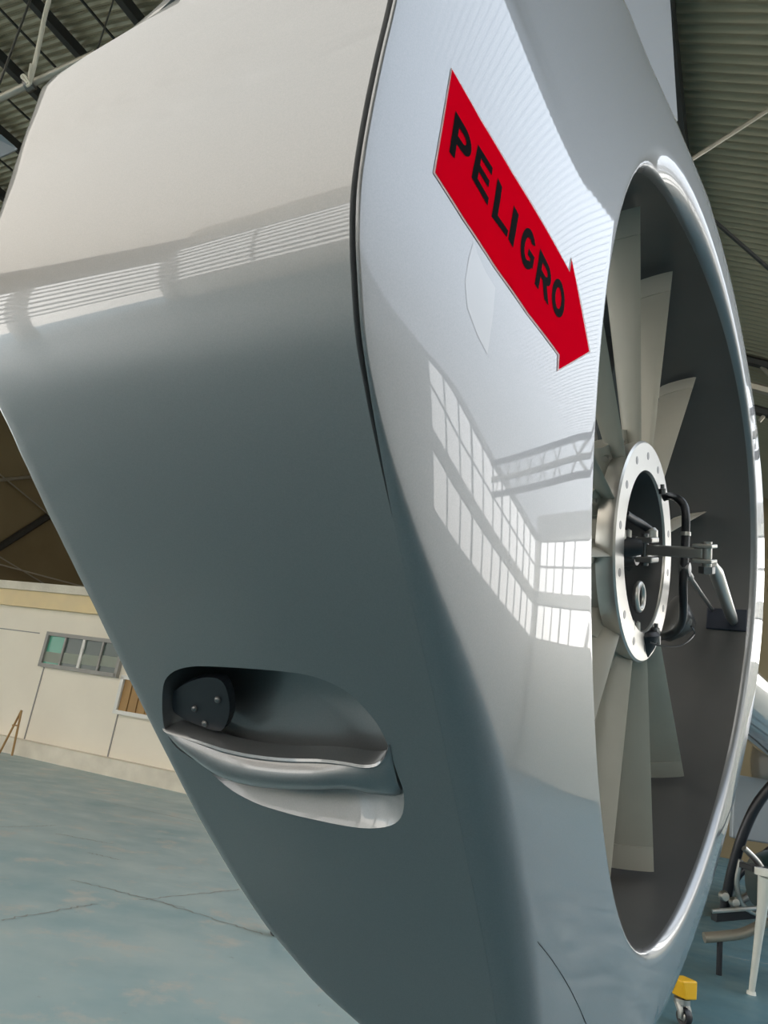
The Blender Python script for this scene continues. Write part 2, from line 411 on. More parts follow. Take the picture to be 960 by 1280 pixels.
# sliding window in the office wall
M['curt'] = mat('grey_curtain', (.30, .33, .28), .8)
(wu0, wz1), (wu1, wz0) = wpt(62, 799), wpt(148, 842)
wz0 = wpt(100, 838)[1]; wz1 = wpt(100, 797)[1]
fr = []
for u in (wu0, wu1): fr.append(boxg(hg(u, bw - .03, (wz0 + wz1) / 2), UX, BX, Z, .03, .04, (wz1 - wz0) / 2 + .03))
for z in (wz0, wz1): fr.append(boxg(hg((wu0 + wu1) / 2, bw - .03, z), UX, BX, Z, (wu1 - wu0) / 2, .04, .03))
win = struct('window_5', *join(fr), M['frame'])
for k in range(4):
    a = wu0 + (wu1 - wu0) * k / 4; b_ = wu0 + (wu1 - wu0) * (k + 1) / 4
    v, f = boxg(hg((a + b_) / 2, bw - .02, (wz0 + wz1) / 2), UX, BX, Z, (b_ - a) / 2 - .02, .006, (wz1 - wz0) / 2 - .02)
    pn = mk('pane', v, f, M['glassg' if k == 0 else 'glass'], win, smooth=False)
    if k: 
        v, f = boxg(hg(a, bw - .035, (wz0 + wz1) / 2), UX, BX, Z, .028 if k == 2 else .018, .02, (wz1 - wz0) / 2)
        mk('mullion', v, f, M['wframe' if k == 2 else 'frame'], win, smooth=False)
    zz = wz0 + (wz1 - wz0) * .52
    v, f = boxg(hg((a + b_) / 2, bw - .028, zz - .13 + .02 * k), UX, BX, Z, (b_ - a) / 2 - .03, .004, (wz1 - wz0) * .16)
    mk('curtain', v, f, M['curt'], pn, smooth=False)
# boarded window (brown boards) further right
bu0 = wpt(152, 870)[0]; bz0, bz1 = wpt(165, 893)[1], wpt(165, 848)[1]
pr = [boxg(hg(bu0 + .75, bw - .03, z), UX, BX, Z, .78, .05, .03) for z in (bz0, bz1)] + [boxg(hg(u, bw - .03, (bz0 + bz1) / 2), UX, BX, Z, .03, .05, (bz1 - bz0) / 2) for u in (bu0, bu0 + 1.5)]
w6 = struct('window_6', *join(pr), M['wframe'])
for k in range(16):
    v, f = boxg(hg(bu0 + .075 + .09 * k, bw - .03 - .015 * (k % 2), (bz0 + bz1) / 2), UX, BX, Z, .040, .012, (bz1 - bz0) / 2 - .03)
    mk('board', v, f, M['wood'], w6, smooth=False)

# ================================================================== BACKGROUND THINGS
# small folding wooden stand by the wall
def wp3(px, py, off): u, z = wpt(px, py, off); return hg(u, bw - off, z)
base = wp3(14, 930, .45); base.z = 0
st = empty('folding_stand', base, 'thin brown wooden folding stand leaning by the white office wall', 'stand')
top = wp3(27, 888, .45)
for q in (wp3(4, 925, .45), wp3(20, 926, .45)):
    q = Vector((q.x, q.y, 0.0)) + Vector((0, 0, .01))
    mk('leg', *tubeg([q, top], .018, 6), M['wood'], st)
mk('cross_bar', *tubeg([(wp3(4, 925, .45) * .5 + top * .5), (wp3(20, 926, .45) * .5 + top * .5)], .012, 6), M['wood'], st)

# hanging pipe with a rope tied round it
D1 = 7.2
pa, pb = at_depth(-120, 178, D1 + .3), at_depth(120, 67, D1)
pp = empty('hanging_pipe', (pa + pb) / 2, 'pale galvanised pipe slung under the corrugated roof', 'pipe')
mk('tube', *tubeg([pa, pb], .035, 10), M['pipe'], pp)
pc = at_depth(37, 106, D1 + .08)
mk('clamp', *tubeg([pc - (pb - pa).normalized() * .04, pc + (pb - pa).normalized() * .04], .06, 12), M['dsteel'], pp)
for s in (pa, pb):
    mk('hanger_rod', *tubeg([s, Vector((s.x, s.y, zroof(s.dot(UX)) - .02))], .008, 6), M['dsteel'], pp)
rp = empty('rope', pc, 'pale rope with frayed knot tied to the hanging pipe', 'rope')
R1 = [at_depth(*q, D1 - .02) for q in ((37, 104), (42, 85), (49, 55), (56, 20), (63, -10), (66, -60))]
lt = R1[-1]; zr = uvb(66, -60)[2]
mk('strand', *tubeg(catmull(R1 + [zr], 6), .022, 8), M['rope'], rp)
mk('strand', *tubeg(catmull([at_depth(*q, D1 - .05) for q in ((36, 104), (37, 92), (39, 80))], 5), .014, 6), M['rope'], rp)
mk('knot', *tubeg(catmull([at_depth(*q, D1 - .08) for q in ((35, 104), (31, 100), (27, 96), (30, 94), (34, 99), (37, 105), (33, 108))], 5), .014, 6), M['rope'], rp)

# lamp panel at the left edge under the roof
c0 = at_depth(-14, 188, 6.5)
lp = empty('ceiling_lamp', c0, 'grey blue rectangular lamp housing hanging at the left edge', 'lamp')
q4 = [at_depth(*q, k) for q, k in (((-60, 150), 6.3), ((0, 167), 6.5), ((24, 186), 6.6), ((-40, 216), 6.35))]
q4 = [at_depth(-70, 140, 6.2), at_depth(2, 168, 6.45), at_depth(23, 186, 6.6), at_depth(-52, 222, 6.3)]
nn = (q4[1] - q4[0]).cross(q4[3] - q4[0]).normalized() * .06
if nn.z < 0: nn = -nn
V = q4 + [p + nn for p in q4]
mk('housing', V, [(0, 1, 2, 3), (7, 6, 5, 4), (0, 4, 5, 1), (1, 5, 6, 2), (2, 6, 7, 3), (3, 7, 4, 0)], M['lamp'], lp, smooth=False, bevel=.01)
cc = (V[0] + V[2]) / 2
mk('hanger', *tubeg([cc + nn, Vector((cc.x, cc.y, zroof(cc.dot(UX)) - .02))], .01, 6), M['dsteel'], lp)

# yellow caster trolley foot
def caster(label, px, py, r, bracket, grp=None):
    p = on_floor(px, py); c = p + Z * r
    e = empty('caster', p, label, 'caster', grp)
    ax = (RC * .9 + F0 * .45); ax.z = 0; ax.normalize(); fw = Z.cross(ax)
    mk('tyre', *lathe(c, ax, [(r * .55, -.018), (r * .9, -.02), (r, -.01), (r, .01), (r * .9, .02), (r * .55, .018)], 24, closed=True), M['black'], e)
    mk('wheel_hub', *lathe(c, ax, [(.002, -.021), (r * .3, -.021), (r * .55, -.014), (r * .55, .014), (r * .3, .021), (.002, .021)], 20), M['steel'], e)
    for s in (-1, 1):
        a = c + ax * (.03 * s); b = c + ax * (.026 * s) + Z * (r * 1.35) + fw * .02
        mk('fork', *tubeg([a - Z * .008, a + Z * (r * .6), b], [.012, .016, .02], 8), M['steel'], e)
    mk('swivel', *lathe(c + Z * (r * 1.3) + fw * .02, Z, [(.0, 0), (.042, 0), (.042, .025), (.0, .025)], 18), M['steel'], e)
    if bracket:
        cb = c + Z * (r * 1.3 + .075) + fw * .02
        v, f = boxg(cb, ax, fw, Z, .055, .05, .045)
        v = [q + (ax * (.03 if (q - cb).dot(Z) < 0 else 0) * (1 if (q - cb).dot(ax) < 0 else -.0)) for q in v]
        mk('bracket', v, f, M[bracket], e, smooth=False, bevel=.008)
    return e
caster('steel caster wheel with yellow bracket on the floor at lower right', 855, 1282, .042, 'yellow')
caster('small dark caster seen past the lower edge of the tail', 343, 1170, .05, None)

# white prop stand
pb_ = on_floor(939, 1243)
pe = empty('prop_stand', pb_, 'slim cream prop standing under a black shelf at right', 'stand')
k0 = (pb_ - CP).dot(F0)
tp = at_depth(958, 1095, k0)
mk('post', *tubeg([pb_, pb_ * .6 + tp * .4, pb_ * .25 + tp * .75, tp], [.018, .024, .032, .05], 14), M['cream'], pe)
mk('cap', *lathe(tp, Z, [(0, 0), (.07, 0), (.07, .04), (0, .04)], 20), M['cream'], pe)
mk('foot', *lathe(pb_, Z, [(0, 0), (.03, 0), (.026, .02), (0, .02)], 16), M['cream'], pe)

# machinery behind: dark green machine on black frame, curved beige skid
kk = k0 * 1.08
gb = at_depth(985, 1170, kk); gb.z = 0
gm = empty('ground_machine', gb, 'dark green machine with chrome hoops behind the cream prop', 'machine')
vecD = F0.copy(); vecD.z = 0; vecD.normalize(); vecR = vecD.cross(Z)
cg = at_depth(985, 1105, kk)
mk('body', *lathe(cg - vecR * .0 - vecD * .1, vecR, [(.0, -.28), (.16, -.27), (.20, -.2), (.205, 0), (.205, .3), (.16, .36), (0, .36)], 28), M['dgreen'], gm)
mk('hoop', *tubeg(catmull([at_depth(*q, kk - .15) for q in ((926, 1075), (921, 1105), (928, 1130), (945, 1142), (975, 1145))], 6), .016, 10), M['alu'], gm)
mk('hoop', *tubeg(catmull([at_depth(*q, kk - .2) for q in ((930, 1060), (945, 1075), (965, 1100), (990, 1110))], 6), .02, 10), M['alu'], gm)
v, f = boxg(at_depth(940, 1141, kk - .1), (at_depth(980, 1138, kk) - at_depth(900, 1145, kk)).normalized(), vecD, Z, .26, .04, .03)
mk('cross_member', v, f, M['black2'], gm, smooth=False, bevel=.006)
mk('rail', *tubeg([at_depth(890, 1139, kk - .25), at_depth(990, 1132, kk - .25)], .014, 8), M['alu'], gm)
for q in ((905, 1120), (918, 1128)):
    mk('cap_nut', *lathe(at_depth(*q, kk - .2), -vecD, [(0, -.02), (.03, -.02), (.035, 0), (.025, .025), (0, .03)], 14), M['alu'], gm)
v, f = boxg(at_depth(962, 1088, k0 * 1.03), vecR, vecD, Z, .16, .09, .018)
mk('shelf', v, f, M['black2'], gm, smooth=False, bevel=.004)
mk('arm', *tubeg(catmull([at_depth(*q, kk) for q in ((905, 1140), (915, 1090), (930, 1040), (950, 1000), (985, 960))], 6), .035, 10), M['black2'], gm)
mk('panel', *boxg(at_depth(965, 1015, kk + .35), vecR, vecD, Z, .30, .03, .22), M['lamp'], gm, smooth=False, bevel=.01)
mk('skid', *tubeg(catmull([at_depth(*q, kk + .05) for q in ((880, 1172), (905, 1170), (930, 1166), (958, 1152), (985, 1135))], 6), .034, 12), M['beige'], gm)
for q in ((985, 1135), (900, 1171)):
    p = at_depth(*q, kk + .05)
    mk('support_leg', *tubeg([p, Vector((p.x, p.y, .0))], .02, 8), M['black2'], gm)
p1 = at_depth(1040, 1135, kk + .1)
mk('support_leg', *tubeg([Vector((p1.x, p1.y, 1.1)), Vector((p1.x, p1.y, .0))], .03, 8), M['black2'], gm)
mk('cross_member', *tubeg([cg + vecR * .3, Vector((p1.x, p1.y, cg.z))], .03, 8), M['black2'], gm)
# ================================================================== TAIL ROTOR SHROUD
# local frame of the fan: t runs along the tail, v up in the fan plane, n out of the fan plane
AL, SC = R_(32.8), 1.1
DC, TC = .2047 * SC, 1.172 * SC
TA = RC * math.sin(AL) + F0 * math.cos(AL)
NA = RC * math.cos(AL) - F0 * math.sin(AL)
VA = UC.copy()
OO = CP - NA * DC
VC = -.064
RD = .572          # duct throat radius
def fw_(t, v, n): return OO + TA * t + VA * v + NA * n
def unp(px, py, n=0.0):
    d = ray(px, py); k = (n - DC) / d.dot(NA); p = CP + d * k - OO
    return p.dot(TA), p.dot(VA)
def proj(p):
    q = p - CP; z = q.dot(F0); return 480 + FP * q.dot(RC) / z, 640 - FP * q.dot(UC) / z

def lr(sn): return .014 + .020 * max(0, sn) ** 4 + .004 * max(0, -sn) ** 4
# outline of the side face
crease_px = [(545, -215), (524, -150), (507, -75), (492, 0), (476, 68), (463, 130), (452.5, 190), (446.5, 240), (445, 295), (447, 346), (452.5, 420), (466, 508), (482.5, 596), (502, 690), (520, 770), (550, 900), (580, 1050), (610, 1200), (622, 1280), (636, 1370), (655, 1430)]
NC = -.035
crease = [Vector((*unp(x, y, NC), 0)) for x, y in crease_px]
CR0, CR1 = 0, (len(crease) - 1)
top_c = [Vector((*unp(x, y, -.06), 0)) for x, y in ((800, 30), (745, -35))] + [Vector((.60, .50, 0)), Vector((.50, .468, 0))]
top_c = [Vector((.60 + .0, .50, 0)), Vector((.52, .478, 0))]
tA = [Vector((*unp(x, y, -.06), 0)) for x, y in ((805, 40), (750, -40))]
RO = .74
def ro(a): return RO + .055 * math.exp(-((a + 24) / 22) ** 2) - .02 * math.exp(-((a - 38) / 16) ** 2) + .012 * math.exp(-((a + 62) / 18) ** 2)
circ = [Vector((TC + ro(a) * math.cos(R_(a)), VC + ro(a) * math.sin(R_(a)), 0)) for a in range(-108, 76, 6)]
low = [Vector((.66, -.575, 0)), Vector((.80, -.665, 0))]
ctrl = [('c', p) for p in crease] + [('o', p) for p in low] + [('o', p) for p in circ] + [('o', p) for p in tA] + [('o', p) for p in top_c]
n_ = len(ctrl); OUT = []; KIND = []
for i in range(n_):
    p0, p1, p2, p3 = ctrl[i - 1][1], ctrl[i][1], ctrl[(i + 1) % n_][1], ctrl[(i + 2) % n_][1]
    sub_ = 8 if ctrl[i][0] == 'c' else 5
    for k in range(sub_):
        t = k / sub_
        OUT.append(.5 * ((2 * p1) + (p2 - p0) * t + (2 * p0 - 5 * p1 + 4 * p2 - p3) * t * t + (3 * p1 - p0 - 3 * p2 + p3) * t ** 3))
        KIND.append(i + t)
NO = len(OUT)
CREND = CR1                       # control index of the last crease point
TOPC = n_ - 2                     # the last two control points belong to the rear panel (its rounded top)
def is_panel(i): return KIND[i] <= CREND + 1e-6 or KIND[i] >= TOPC
def softf(i):
    """0 on the rear-panel stretch, 1 on the open rim"""
    k = KIND[i]
    if k <= CREND: return 0.0
    if k >= TOPC: return 0.0
    return min(1, (k - CREND) / 4, (TOPC - k) / 2.0)
def sbase(t, v): return -.10 * (v - VC) ** 2
def rfc(i): q_ = min(1, max(0, (.10 - OUT[i].y) / .34)); return .0018 + .030 * q_ * q_ * (3 - 2 * q_)
def prof_n(i, x):
    """height n of the side face on ray i, x in 0..1 from the duct lip to the outline"""
    o = OUT[i]; dv = o - Vector((TC, VC, 0)); L = dv.length; r0 = RD + lr(dv.y / L)
    rho = r0 + (L - r0) * x; d = dv / L
    t, v = TC + d.x * rho, VC + d.y * rho
    n = sbase(t, v); sf = softf(i)
    no = (NC + rfc(i) * .85) * (1 - sf) + (sbase(o.x, o.y) - .004) * sf
    p = 2.6
    xb = max(0, (rho - (r0 + .03)) / max(L - r0 - .03, 1e-3))
    nb = sbase(o.x, o.y)
    n += (no - nb) * xb ** p
    rf = rfc(i) * (1 - sf) + .055 * sf
    q = L - rho
    if q < rf: n -= rf - math.sqrt(max(rf * rf - (rf - q) ** 2, 0))
    return t, v, n
def xs_for(i):
    dv = (OUT[i] - Vector((TC, VC, 0))).length; r0 = RD + lr((OUT[i].y - VC) / dv); L = dv - r0; sf = softf(i)
    rf = rfc(i) * (1 - sf) + .055 * sf
    xe = 1 - rf / L
    a = [xe * k / 44 for k in range(45)]
    b = [1 - (rf / L) * (1 - math.sin(math.pi / 2 * k / 9)) for k in range(1, 10)]
    return a + b
def side_n(t, v):
    d = Vector((t - TC, v - VC, 0)); a = math.atan2(d.y, d.x)
    best = min(range(NO), key=lambda i: abs((math.atan2(OUT[i].y - VC, OUT[i].x - TC) - a + math.pi) % (2 * math.pi) - math.pi))
    L = (OUT[best] - Vector((TC, VC, 0))).length; r0 = RD + lr((OUT[best].y - VC) / L)
    return prof_n(best, max(0, (d.length - r0) / (L - r0)))[2]
def on_side(px, py, off=0.0):
    n = -.01
    for _ in range(14):
        t, v = unp(px, py, n + off); n = side_n(t, v)
    return fw_(t, v, n + off), t, v

root_loc = fw_(TC, VC, -.2)
T = empty('helicopter_tail', root_loc, 'silver grey helicopter tail with a large enclosed fan and red danger arrow', 'helicopter tail')

# ---- rear panel widths from its far edge
xl = [(-400, 300), (0, 235), (30, 168), (50, 124), (60, 103), (70, 84), (80, 71), (92, 60), (180, 29), (270, 0), (340, -24), (380, -34), (410, -38), (440, -30), (470, -17), (505, 0), (640, 62), (780, 131), (900, 189), (1020, 250), (1090, 290), (1160, 336), (1235, 400), (1278, 448), (1330, 510), (1380, 575), (1440, 650), (1600, 800)]
def xleft(y):
    for (a, xa), (b, xb) in zip(xl, xl[1:]):
        if a <= y <= b: return xa + (xb - xa) * (y - a) / (b - a)
    return 100
pan = [i for i in range(NO) if KIND[i] >= TOPC] + [i for i in range(NO) if KIND[i] <= CREND + 1e-6]
def row_pt(i, w): o = OUT[i]; return fw_(o.x, o.y, NC - w)
wid = {}
for i in pan:
    w = .02
    while w < .52:
        x, y = proj(row_pt(i, w))
        if x <= xleft(y): break
        w += .0015
    wid[i] = min(w, .44)
for _ in range(2):
    wid = {i: (wid[pan[max(j - 1, 0)]] + 2 * wid[i] + wid[pan[min(j + 1, len(pan) - 1)]]) / 4 for j, i in enumerate(pan)}
WF, WL = wid[pan[0]], wid[pan[-1]]
def rimw(i):
    if i in wid: return wid[i]
    k = KIND[i]; f0 = min(1, (k - CREND) / 6); f1 = min(1, (TOPC - k) / 4)
    w = .34
    w = WL + (w - WL) * f0 * f0 * (3 - 2 * f0) if f0 < 1 else w
    return WF + (w - WF) * f1 if f1 < 1 else w

# ---- side shell (lip + side face + open rim)
V = []; Fc = []; rows = []
NL = 9
for i in range(NO):
    dv = (OUT[i] - Vector((TC, VC, 0))).normalized(); r = []
    for k in range(NL):                      # lip: quarter round, throat to face
        a = math.pi / 2 * k / NL
        rho = RD + lr(dv.y) * (1 - math.cos(a)); n0 = sbase(TC + dv.x * rho, VC + dv.y * rho)
        r.append((TC + dv.x * rho, VC + dv.y * rho, n0 - lr(dv.y) * (1 - math.sin(a))))
    for x in xs_for(i): r.append(prof_n(i, x))
    o = OUT[i]; e = r[-1]
    if is_panel(i):                          # turned-in seam beside the rear panel
        dd = Vector((TC, VC, 0)) - o; dd.normalize()
        r.append((o.x + dd.x * .002, o.y + dd.y * .002, e[2] - .0006)); r.append((o.x + dd.x * .006, o.y + dd.y * .006, e[2] - .004))
        r += [r[-1]] * 5
    else:
        w = rimw(i)
        for k in range(6):
            r.append((e[0], e[1], e[2] + (-w + .02 - e[2]) * (k + 1) / 6))
        r.append((e[0] - dv.x * .02, e[1] - dv.y * .02, -w))
    rows.append(len(V)); V += [fw_(*q) for q in r]; NR = len(r)
for i in range(NO):
    a, b = rows[i], rows[(i + 1) % NO]
    for k in range(NR - 1): Fc.append((a + k, a + k + 1, b + k + 1, b + k))
side = mk('side_shell', V, Fc, M['paint'], T)
# ---- back shell
V = []; Fc = []
for i in range(NO):
    dv = (OUT[i] - Vector((TC, VC, 0))); L = dv.length; dv /= L; w = rimw(i) + (-NC if i in wid else 0)
    r = []
    for k in range(14):
        x = k / 13; rho = (L - .021) * (1 - x) + (RD + .03) * x
        r.append((TC + dv.x * rho, VC + dv.y * rho, -w + (-.36 + w) * (x * x * (3 - 2 * x))))
    r.append((TC + dv.x * RD, VC + dv.y * RD, -.335))
    V += [fw_(*q) for q in r]
for i in range(NO):
    a, b = i * 15, ((i + 1) % NO) * 15
    for k in range(14): Fc.append((a + k, b + k, b + k + 1, a + k + 1))
mk('back_shell', V, Fc, M['paint'], T)
# ---- duct
cF = fw_(TC, VC, 0)
V = []; Fc = []; ND = 128; dn = [0, .3, .6, .9, 1.0]
for k in range(ND):
    a = 2 * math.pi * k / ND
    for d_ in dn:
        n0 = sbase(0, VC + RD * math.sin(a)) - lr(math.sin(a)) + .0005; V.append(fw_(TC + RD * math.cos(a), VC + RD * math.sin(a), n0 + (-.337 - n0) * d_))
for k in range(ND):
    a, b = k * 5, ((k + 1) % ND) * 5
    for j in range(4): Fc.append((a + j, b + j, b + j + 1, a + j + 1))
mk('duct_liner', V, Fc, M['duct'], T)

# ---- rear panel with the handle opening
arc = [0.0]
for j in range(1, len(pan)): arc.append(arc[-1] + (OUT[pan[j]] - OUT[pan[j - 1]]).length)
def gap(j): v_ = OUT[pan[j]].y; return .0008 + .0040 * min(1, max(0, (v_ + .02) / .12))
def lerp_pan(a):
    for j in range(len(arc) - 1):
        if arc[j] <= a <= arc[j + 1] + 1e-9: break
    f_ = (a - arc[j]) / (arc[j + 1] - arc[j]); o = OUT[pan[j]].lerp(OUT[pan[j + 1]], f_)
    w = wid[pan[j]] * (1 - f_) + wid[pan[j + 1]] * f_
    j0, j1 = max(j - 1, 0), min(j + 2, len(arc) - 1)
    d = (OUT[pan[j1]] - OUT[pan[j0]]).normalized()      # runs from top to bottom
    nrm = Vector((-abs(d.y), d.x * (1 if d.y < 0 else -1) * 1, 0))
    nrm = Vector((d.y, -d.x, 0))
    if nrm.dot(o - Vector((TC, VC, 0))) < 0: nrm = -nrm
    return o, w, nrm
def pan_pt(a, w, off=0.0):
    o, _, nr = lerp_pan(a); p = o + nr * off
    return fw_(p.x, p.y, NC - w)
def pan_inv(px, py):
    best = None; prev = None
    lo, hi = arc[6], arc[-1]
    N_ = 260
    def g(a):
        o = lerp_pan(a)[0]; P0 = fw_(o.x, o.y, NC) - CP; c = (px - 480) / FP
        w = (P0.dot(RC) - c * P0.dot(F0)) / (NA.dot(RC) - c * NA.dot(F0))
        return w, proj(fw_(o.x, o.y, NC - w))[1] - py
    for k in range(N_ + 1):
        a = lo + (hi - lo) * k / N_; w, e = g(a)
        if prev and prev[1] < 0 <= e:
            lo2, hi2 = prev[0], a
            for _ in range(20):
                m_ = (lo2 + hi2) / 2
                if g(m_)[1] < 0: lo2 = m_
                else: hi2 = m_
            return m_, g(m_)[0]
        prev = (a, e)
    raise ValueError((px, py))
hole_px = [(203, 868), (206, 851), (218, 839), (238, 833.5), (262, 833), (300, 835), (340, 838), (380, 843), (412, 853), (438, 868), (458, 888), (472, 906), (482, 925), (489, 945), (497, 968), (504, 988), (505, 1005), (501, 1022), (488, 1032), (462, 1035.5), (430, 1032), (390, 1024), (350, 1014), (318, 1003), (290, 988), (268, 970), (255, 958), (238, 947), (220, 934), (207, 914), (203, 892)]
hc = catmull([Vector((*q, 0)) for q in hole_px + [hole_px[0]]], 3)[:-1]
HOLE = [pan_inv(q.x, q.y) for q in hc]
def inside(p, poly):
    r = False; j = len(poly) - 1
    for i in range(len(poly)):
        if (poly[i][1] > p[1]) != (poly[j][1] > p[1]) and p[0] < (poly[j][0] - poly[i][0]) * (p[1] - poly[i][1]) / (poly[j][1] - poly[i][1]) + poly[i][0]: r = not r
        j = i
    return r
pts = []; NW = 34
hcx = sum(h[0] for h in HOLE) / len(HOLE); hcy = sum(h[1] for h in HOLE) / len(HOLE)
HB = [(hcx + (h[0] - hcx) * 1.05, hcy + (h[1] - hcy) * 1.05) for h in HOLE]
for j in range(len(pan)):
    for k in range(NW + 1):
        p = (arc[j], gap(j) + (wid[pan[j]] - gap(j)) * k / NW); pts.append(p)
edge_ids = [j * (NW + 1) for j in range(len(pan))] + [(len(pan) - 1) * (NW + 1) + k for k in range(1, NW + 1)] + [j * (NW + 1) + NW for j in range(len(pan) - 2, -1, -1)] + [k for k in range(NW - 1, 0, -1)]
keep = {}; P2 = []
for q, p in enumerate(pts):
    if q in set() or not inside(p, HB): keep[q] = len(P2); P2.append(Vector(p))
ed = [(keep[edge_ids[k]], keep[edge_ids[(k + 1) % len(edge_ids)]]) for k in range(len(edge_ids))]
h0 = len(P2); P2 += [Vector(h) for h in HOLE]
ed += [(h0 + k, h0 + (k + 1) % len(HOLE)) for k in range(len(HOLE))]
vo, eo, fo, *_x = delaunay_2d_cdt(P2, ed, [], 1, 1e-7)
outer_poly = [tuple(pts[q]) for q in edge_ids]
V = [pan_pt(min(max(p.x, 0), arc[-1]), p.y) for p in vo]
Fc = []
for q in fo:
    c = sum((vo[i] for i in q), Vector((0, 0))) / len(q)
    if inside(c, HOLE) or not inside(c, outer_poly): continue
    Fc.append(tuple(q))
# near edge turned in: the seam
base_ = len(V)
for j in range(len(pan)):
    a = arc[j]; V += [pan_pt(a, gap(j), 0), pan_pt(a, gap(j) - .0004, -.001), pan_pt(a, gap(j) - .0004, -.006)]
for j in range(len(pan) - 1):
    for k in range(2):
        p = base_ + j * 3 + k; Fc.append((p, p + 1, p + 4, p + 3))
# far edge turned in
base_ = len(V)
for j in range(len(pan)):
    a, w = arc[j], wid[pan[j]]
    for k in range(5):
        th = math.pi / 2 * k / 4; V.append(pan_pt(a, w + .010 * math.sin(th), -.010 * (1 - math.cos(th))))
for j in range(len(pan) - 1):
    for k in range(4):
        p = base_ + j * 5 + k; Fc.append((p, p + 1, p + 6, p + 5))
mk('rear_panel', V, Fc, M['paint'], T)
# cavity bowl
NH = len(HOLE); V = []; Fc = []
NRG = 14; DEP = .055; HA0 = min(h[0] for h in HOLE); HA1 = max(h[0] for h in HOLE)
def dfac(a): return 1.15 - .70 * (a - HA0) / (HA1 - HA0)
ccx, ccy = pan_inv(345, 905)
for k in range(NRG + 1):
    th = math.pi / 2 * k / NRG
    s_ = 1.0 if k == 0 else .14 + .86 * math.cos(th) ** .60 if k < NRG else .10
    dd = DEP * math.sin(th) ** .85
    for hi_, (a, w) in enumerate(HOLE):
        lo_ = min(1, max(0, (hc[hi_].y - 925) / 85)) * min(1, max(0, (hc[hi_].x - 215) / 50)); lo_ = lo_ * lo_ * (3 - 2 * lo_); x_ = k / NRG
        sg = 1 - .36 * x_ - .52 * x_ ** 7; dg = DEP * x_ ** .85
        s2 = s_ * (1 - lo_) + sg * lo_; d2 = dd * (1 - lo_) + dg * lo_
        aa = ccx + (a - ccx) * s2; V.append(pan_pt(aa, ccy + (w - ccy) * s2, -d2 * dfac(aa)))
for k in range(NRG):
    for j in range(NH):
        a = k * NH + j; b = k * NH + (j + 1) % NH; Fc.append((a, b, b + NH, a + NH))
V.append(pan_pt(ccx, ccy, -DEP * dfac(ccx))); c_ = len(V) - 1
for j in range(NH): Fc.append((NRG * NH + j, NRG * NH + (j + 1) % NH, c_))
cav = mk('recess', V, Fc, M['paint'], T)
# dark plate and screws at its far end
pl = [(207, 872), (222, 862), (243, 855), (262, 856), (272, 866), (277, 885), (276, 905), (266, 922), (240, 915), (215, 903), (206, 893)]
pz = catmull([Vector((*q, 0)) for q in pl + [pl[0]]], 3)[:-1]
pz = [pan_inv(q.x, q.y) for q in pz]; n1 = len(pz)
V = [pan_pt(a, w, -.010) for a, w in pz] + [pan_pt(a, w, -.018) for a, w in pz]
Fc = [tuple(range(n1)), tuple(range(n1, 2 * n1))[::-1]] + [(k, k + n1, (k + 1) % n1 + n1, (k + 1) % n1) for k in range(n1)]
plate = mk('mount_plate', V, Fc, M['black2'], T, smooth=False)
pn_ = (pan_pt(pz[0][0], pz[0][1], 1) - pan_pt(pz[0][0], pz[0][1], 0)).normalized()
for q in ((234, 893), (263, 882), (247, 912)):
    a, w = pan_inv(*q); c = pan_pt(a, w, -.0102)
    mk('screw', *lathe(c, pn_, [(0, .0032), (.0018, .0030), (.0030, .0018), (.0034, 0), (.0034, -.002)], 14), M['dsteel'], plate)
# handle bar
top_px = [(203, 910), (208, 912), (222, 916), (240, 921), (262, 928), (285, 935), (320, 942), (360, 946), (400, 947), (430, 950), (455, 954), (472, 952), (482, 942), (487, 930)]
bot_px = [(206, 914), (214, 928), (228, 940), (245, 952), (265, 968), (290, 981), (325, 989), (365, 992), (405, 992), (435, 993), (460, 1000), (480, 1004), (493, 1003), (499, 992)]
tc1 = catmull([Vector((*q, 0)) for q in top_px], 5); bc1 = catmull([Vector((*q, 0)) for q in bot_px], 5)
sect = [(0, -.016, 0), (0, -.003, 0), (.0, .002, 0), (.05, .0035, 0), (.10, .002, .1), (.18, .002, .5), (.30, .002, .85), (.45, .001, 1), (.60, .0, .92), (.74, -.001, .7), (.86, -.003, .35), (.95, -.006, .05), (1, -.011, 0), (.9, -.017, 0), (.5, -.010, 0), (.2, -.006, 0), (.06, -.006, 0), (.03, -.016, 0)]
V = []; ns = len(sect); nst = len(tc1)
for j in range(nst):
    u = j / (nst - 1); amp = .012 * math.sin(math.pi * min(1, max(0, (u - .10) / .85))) ** .7 if .10 < u < .95 else 0
    if u > .62: amp *= max(.18, 1 - (u - .62) * 4.2)
    endk = min(1, u / .10, (1 - u) / .03 + .35)
    for (f_, o0, bu) in sect:
        q = tc1[j].lerp(bc1[j], f_); a, w = pan_inv(q.x, q.y)
        V.append(pan_pt(a, w, o0 * endk + bu * amp))
Fc = [tuple(range(ns)), tuple((nst - 1) * ns + k for k in range(ns))[::-1]]
for j in range(nst - 1):
    for k in range(ns):
        a = j * ns + k; b = j * ns + (k + 1) % ns; Fc.append((a, b, b + ns, a + ns))
hd = mk('handle', V, Fc, M['paint'], T)
V = []
for f_ in [k / 8 for k in range(9)]:
    for (x0, y0, x1, y1, o) in ((484, 930, 500, 992, -.006), (490, 928, 505, 988, -.004), (490, 928, 505, 988, -.03), (484, 930, 500, 992, -.03)):
        a, w = pan_inv(x0 + (x1 - x0) * f_, y0 + (y1 - y0) * f_); V.append(pan_pt(a, w, o))
Fc = [(0, 1, 2, 3), (32, 33, 34, 35)] + [(4 * j + k, 4 * j + (k + 1) % 4, 4 * j + 4 + (k + 1) % 4, 4 * j + 4 + k) for j in range(8) for k in range(4)]
